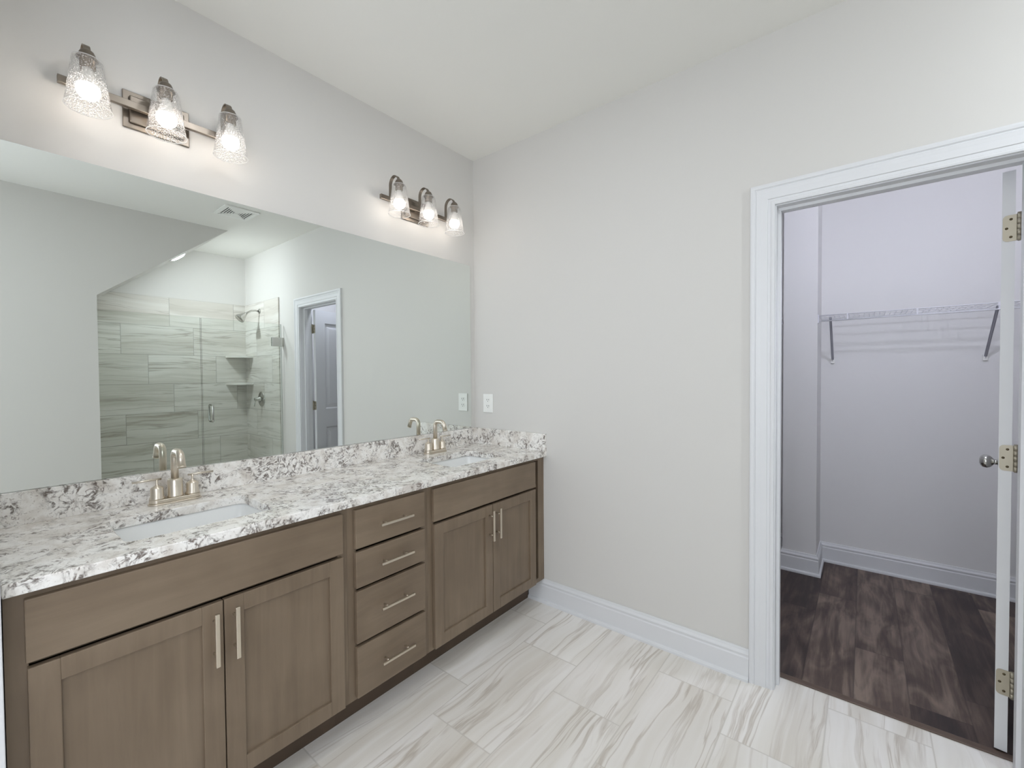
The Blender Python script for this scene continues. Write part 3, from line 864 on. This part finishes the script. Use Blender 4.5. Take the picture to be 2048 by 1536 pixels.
# two downlights added out of view in the room ceiling as fill light
for pc, lab in ((V((1.08, -1.35, H)), 'added round fill downlight out of view over the middle of the room'), (V((1.85, -2.75, H)), 'added round fill downlight behind the viewer')):
  root = empty('recessed_downlight', pc); tag(root, lab, 'ceiling light')
  DN = (V((1, 0, 0)), V((0, -1, 0)), V((0, 0, -1)))
  b = nb(); lathe(b, [(0.086, 0.0035), (0.090, 0.006), (0.108, 0.004), (0.112, 0.0005), (0.086, 0.0005)], pc, DN, 40, closed=True)
  obj('trim_ring', b, M['plastic'], root, world=True)
  b = nb(); lathe(b, [(0, 0.003), (0.070, 0.0028), (0.086, 0.0015), (0.086, 0.0005), (0, 0.0005)], pc, DN, 36)
  obj('lens', b, M['fill_lamp'], root, world=True)

# ceiling vent (four-way register)
vx, vy, va, vb = 2.185, -0.640, 0.142, 0.132
root = empty('ceiling_vent', (vx, vy, H)); tag(root, 'white square air vent on the ceiling, seen in the mirror', 'air vent')
b = nb()
zt, zb_ = H-0.0005, H-0.010
for x0, x1, y0, y1 in ((vx-va, vx+va, vy-vb, vy-vb+0.028), (vx-va, vx+va, vy+vb-0.028, vy+vb), (vx-va, vx-va+0.028, vy-vb+0.028, vy+vb-0.028), (vx+va-0.028, vx+va, vy-vb+0.028, vy+vb-0.028)):
    box(b, x0, x1, y0, y1, zb_, zt, 0.002)
obj('vent_frame', b, M['plastic'], root, world=True)
b = nb(); box(b, vx-va+0.028, vx+va-0.028, vy-vb+0.028, vy+vb-0.028, H-0.003, H-0.0005)
obj('backing', b, M['slot'], root, world=True)
b = nb(); ha, hb = va-0.028, vb-0.028
for k in range(6):
    f = 1 - k/6.0
    for s in (-1, 1):
        yy = vy + s*hb*(f-0.06); wx = ha*f*0.98
        box(b, vx-wx, vx+wx, yy-0.0042, yy+0.0042, H-0.0062, H-0.0048)
        xx = vx + s*ha*(f-0.06); wy = hb*f*0.90
        box(b, xx-0.0085, xx+0.0085, vy-wy, vy+wy, H-0.0100, H-0.0032)
obj('louvres', b, M['plastic'], root, world=True)

# ================================================================== CLOSET
def wire_shelf(x0, x1, label, brackets):
    yb, yf, zt, drop = YC, 1.388, 1.715, 0.040
    root = empty('wire_shelf', ((x0+x1)/2, yb, zt)); tag(root, label, 'shelf', 'white wire closet shelves')
    b = nb()
    for y, z, r in ((yb-0.006, zt-0.004, 0.003), (yb-0.10, zt-0.004, 0.0022), (yb-0.20, zt-0.004, 0.0022), (yf, zt-0.004, 0.0034)):
        tube(b, [(x0, y, z), (x1, y, z)], r, 8)
    n = int((x1-x0)/0.0254)
    for k in range(n+1):
        x = x0 + (x1-x0)*k/n
        tube(b, [(x, yb-0.003, zt), (x, yf-0.001, zt)], 0.00125, 6)
    obj('wire_deck', b, M['wire'], root, world=True)
    b = nb(); tube(b, [(x0, yf-0.006, zt-drop), (x1, yf-0.006, zt-drop)], 0.0038, 8)
    k = x0 + 0.15
    while k < x1:
        box(b, k-0.004, k+0.004, yf-0.0075, yf-0.0055, zt-drop, zt-0.002); k += 0.325
    obj('front_lip', b, M['wire'], root, world=True)
    for bx in brackets:
        b = nb()
        p, q = V((bx, yf-0.008, zt-0.02)), V((bx, yb-0.012, 1.430))
        d = (q-p).normalized(); s_ = V((1, 0, 0)); n_ = d.cross(s_)
        for off in ((0.007, 0.0014), (0.0014, 0.006)):
            rings = [[b.verts.new(c + s_*a*off[0] + n_*c2*off[1] + (n_*0.004 if off[0] < 0.005 else n_*0)) for a, c2 in ((-1, -1), (1, -1), (1, 1), (-1, 1))] for c in (p, q)]
            for kk in range(4): b.faces.new((rings[0][kk], rings[0][(kk+1) % 4], rings[1][(kk+1) % 4], rings[1][kk]))
            b.faces.new(rings[0][::-1]); b.faces.new(rings[1])
        br = obj('support_bracket', b, M['bracket'], root, world=True)
        b = nb(); box(b, bx-0.011, bx+0.011, yb-0.013, yb-0.0005, 1.405, 1.440, 0.002)
        lathe(b, [(0, 0.004), (0.004, 0.003), (0.005, 0.0)], (bx, yb-0.013, 1.421), YN, 12)
        obj('wall_clip', b, M['plastic'], br, world=True)
    # end cap plate on the wall side
    b = nb(); box(b, x0-0.004, x0+0.003, yf-0.016, yf+0.012, zt-drop-0.012, zt+0.004, 0.001)
    obj('end_cap', b, M['wire'], root, world=True)
wire_shelf(1.779, 3.096, 'white wire shelf on the closet wall right of the column', (1.842, 2.575))
wire_shelf(0.606, 1.579, 'white wire shelf stub visible left of the closet column', (1.30,))
# lit globe lamp over the door, inside the closet
root = empty('closet_lamp', (2.28, 0.1155, 2.40)); tag(root, 'lit globe lamp on the closet wall above the inside of the doorway', 'wall lamp')
b = nb(); lathe(b, [(0, 0), (0.055, 0.0), (0.052, 0.012), (0.030, 0.020), (0.028, 0.060), (0, 0.060)], (2.28, 0.1155, 2.40), 'y', 28)
obj('lamp_base', b, M['lampmetal'], root, world=True)
b = nb()
prof = [(0.055*math.cos(a), 0.055*math.sin(a)) for a in [(-PI/2 + PI*k/14) for k in range(15)]]
prof[0] = (0, -0.055); prof[-1] = (0, 0.055)
lathe(b, prof, (2.28, 0.2285, 2.40), 'y', 28)
obj('globe', b, M['closet_lamp'], root, world=True)
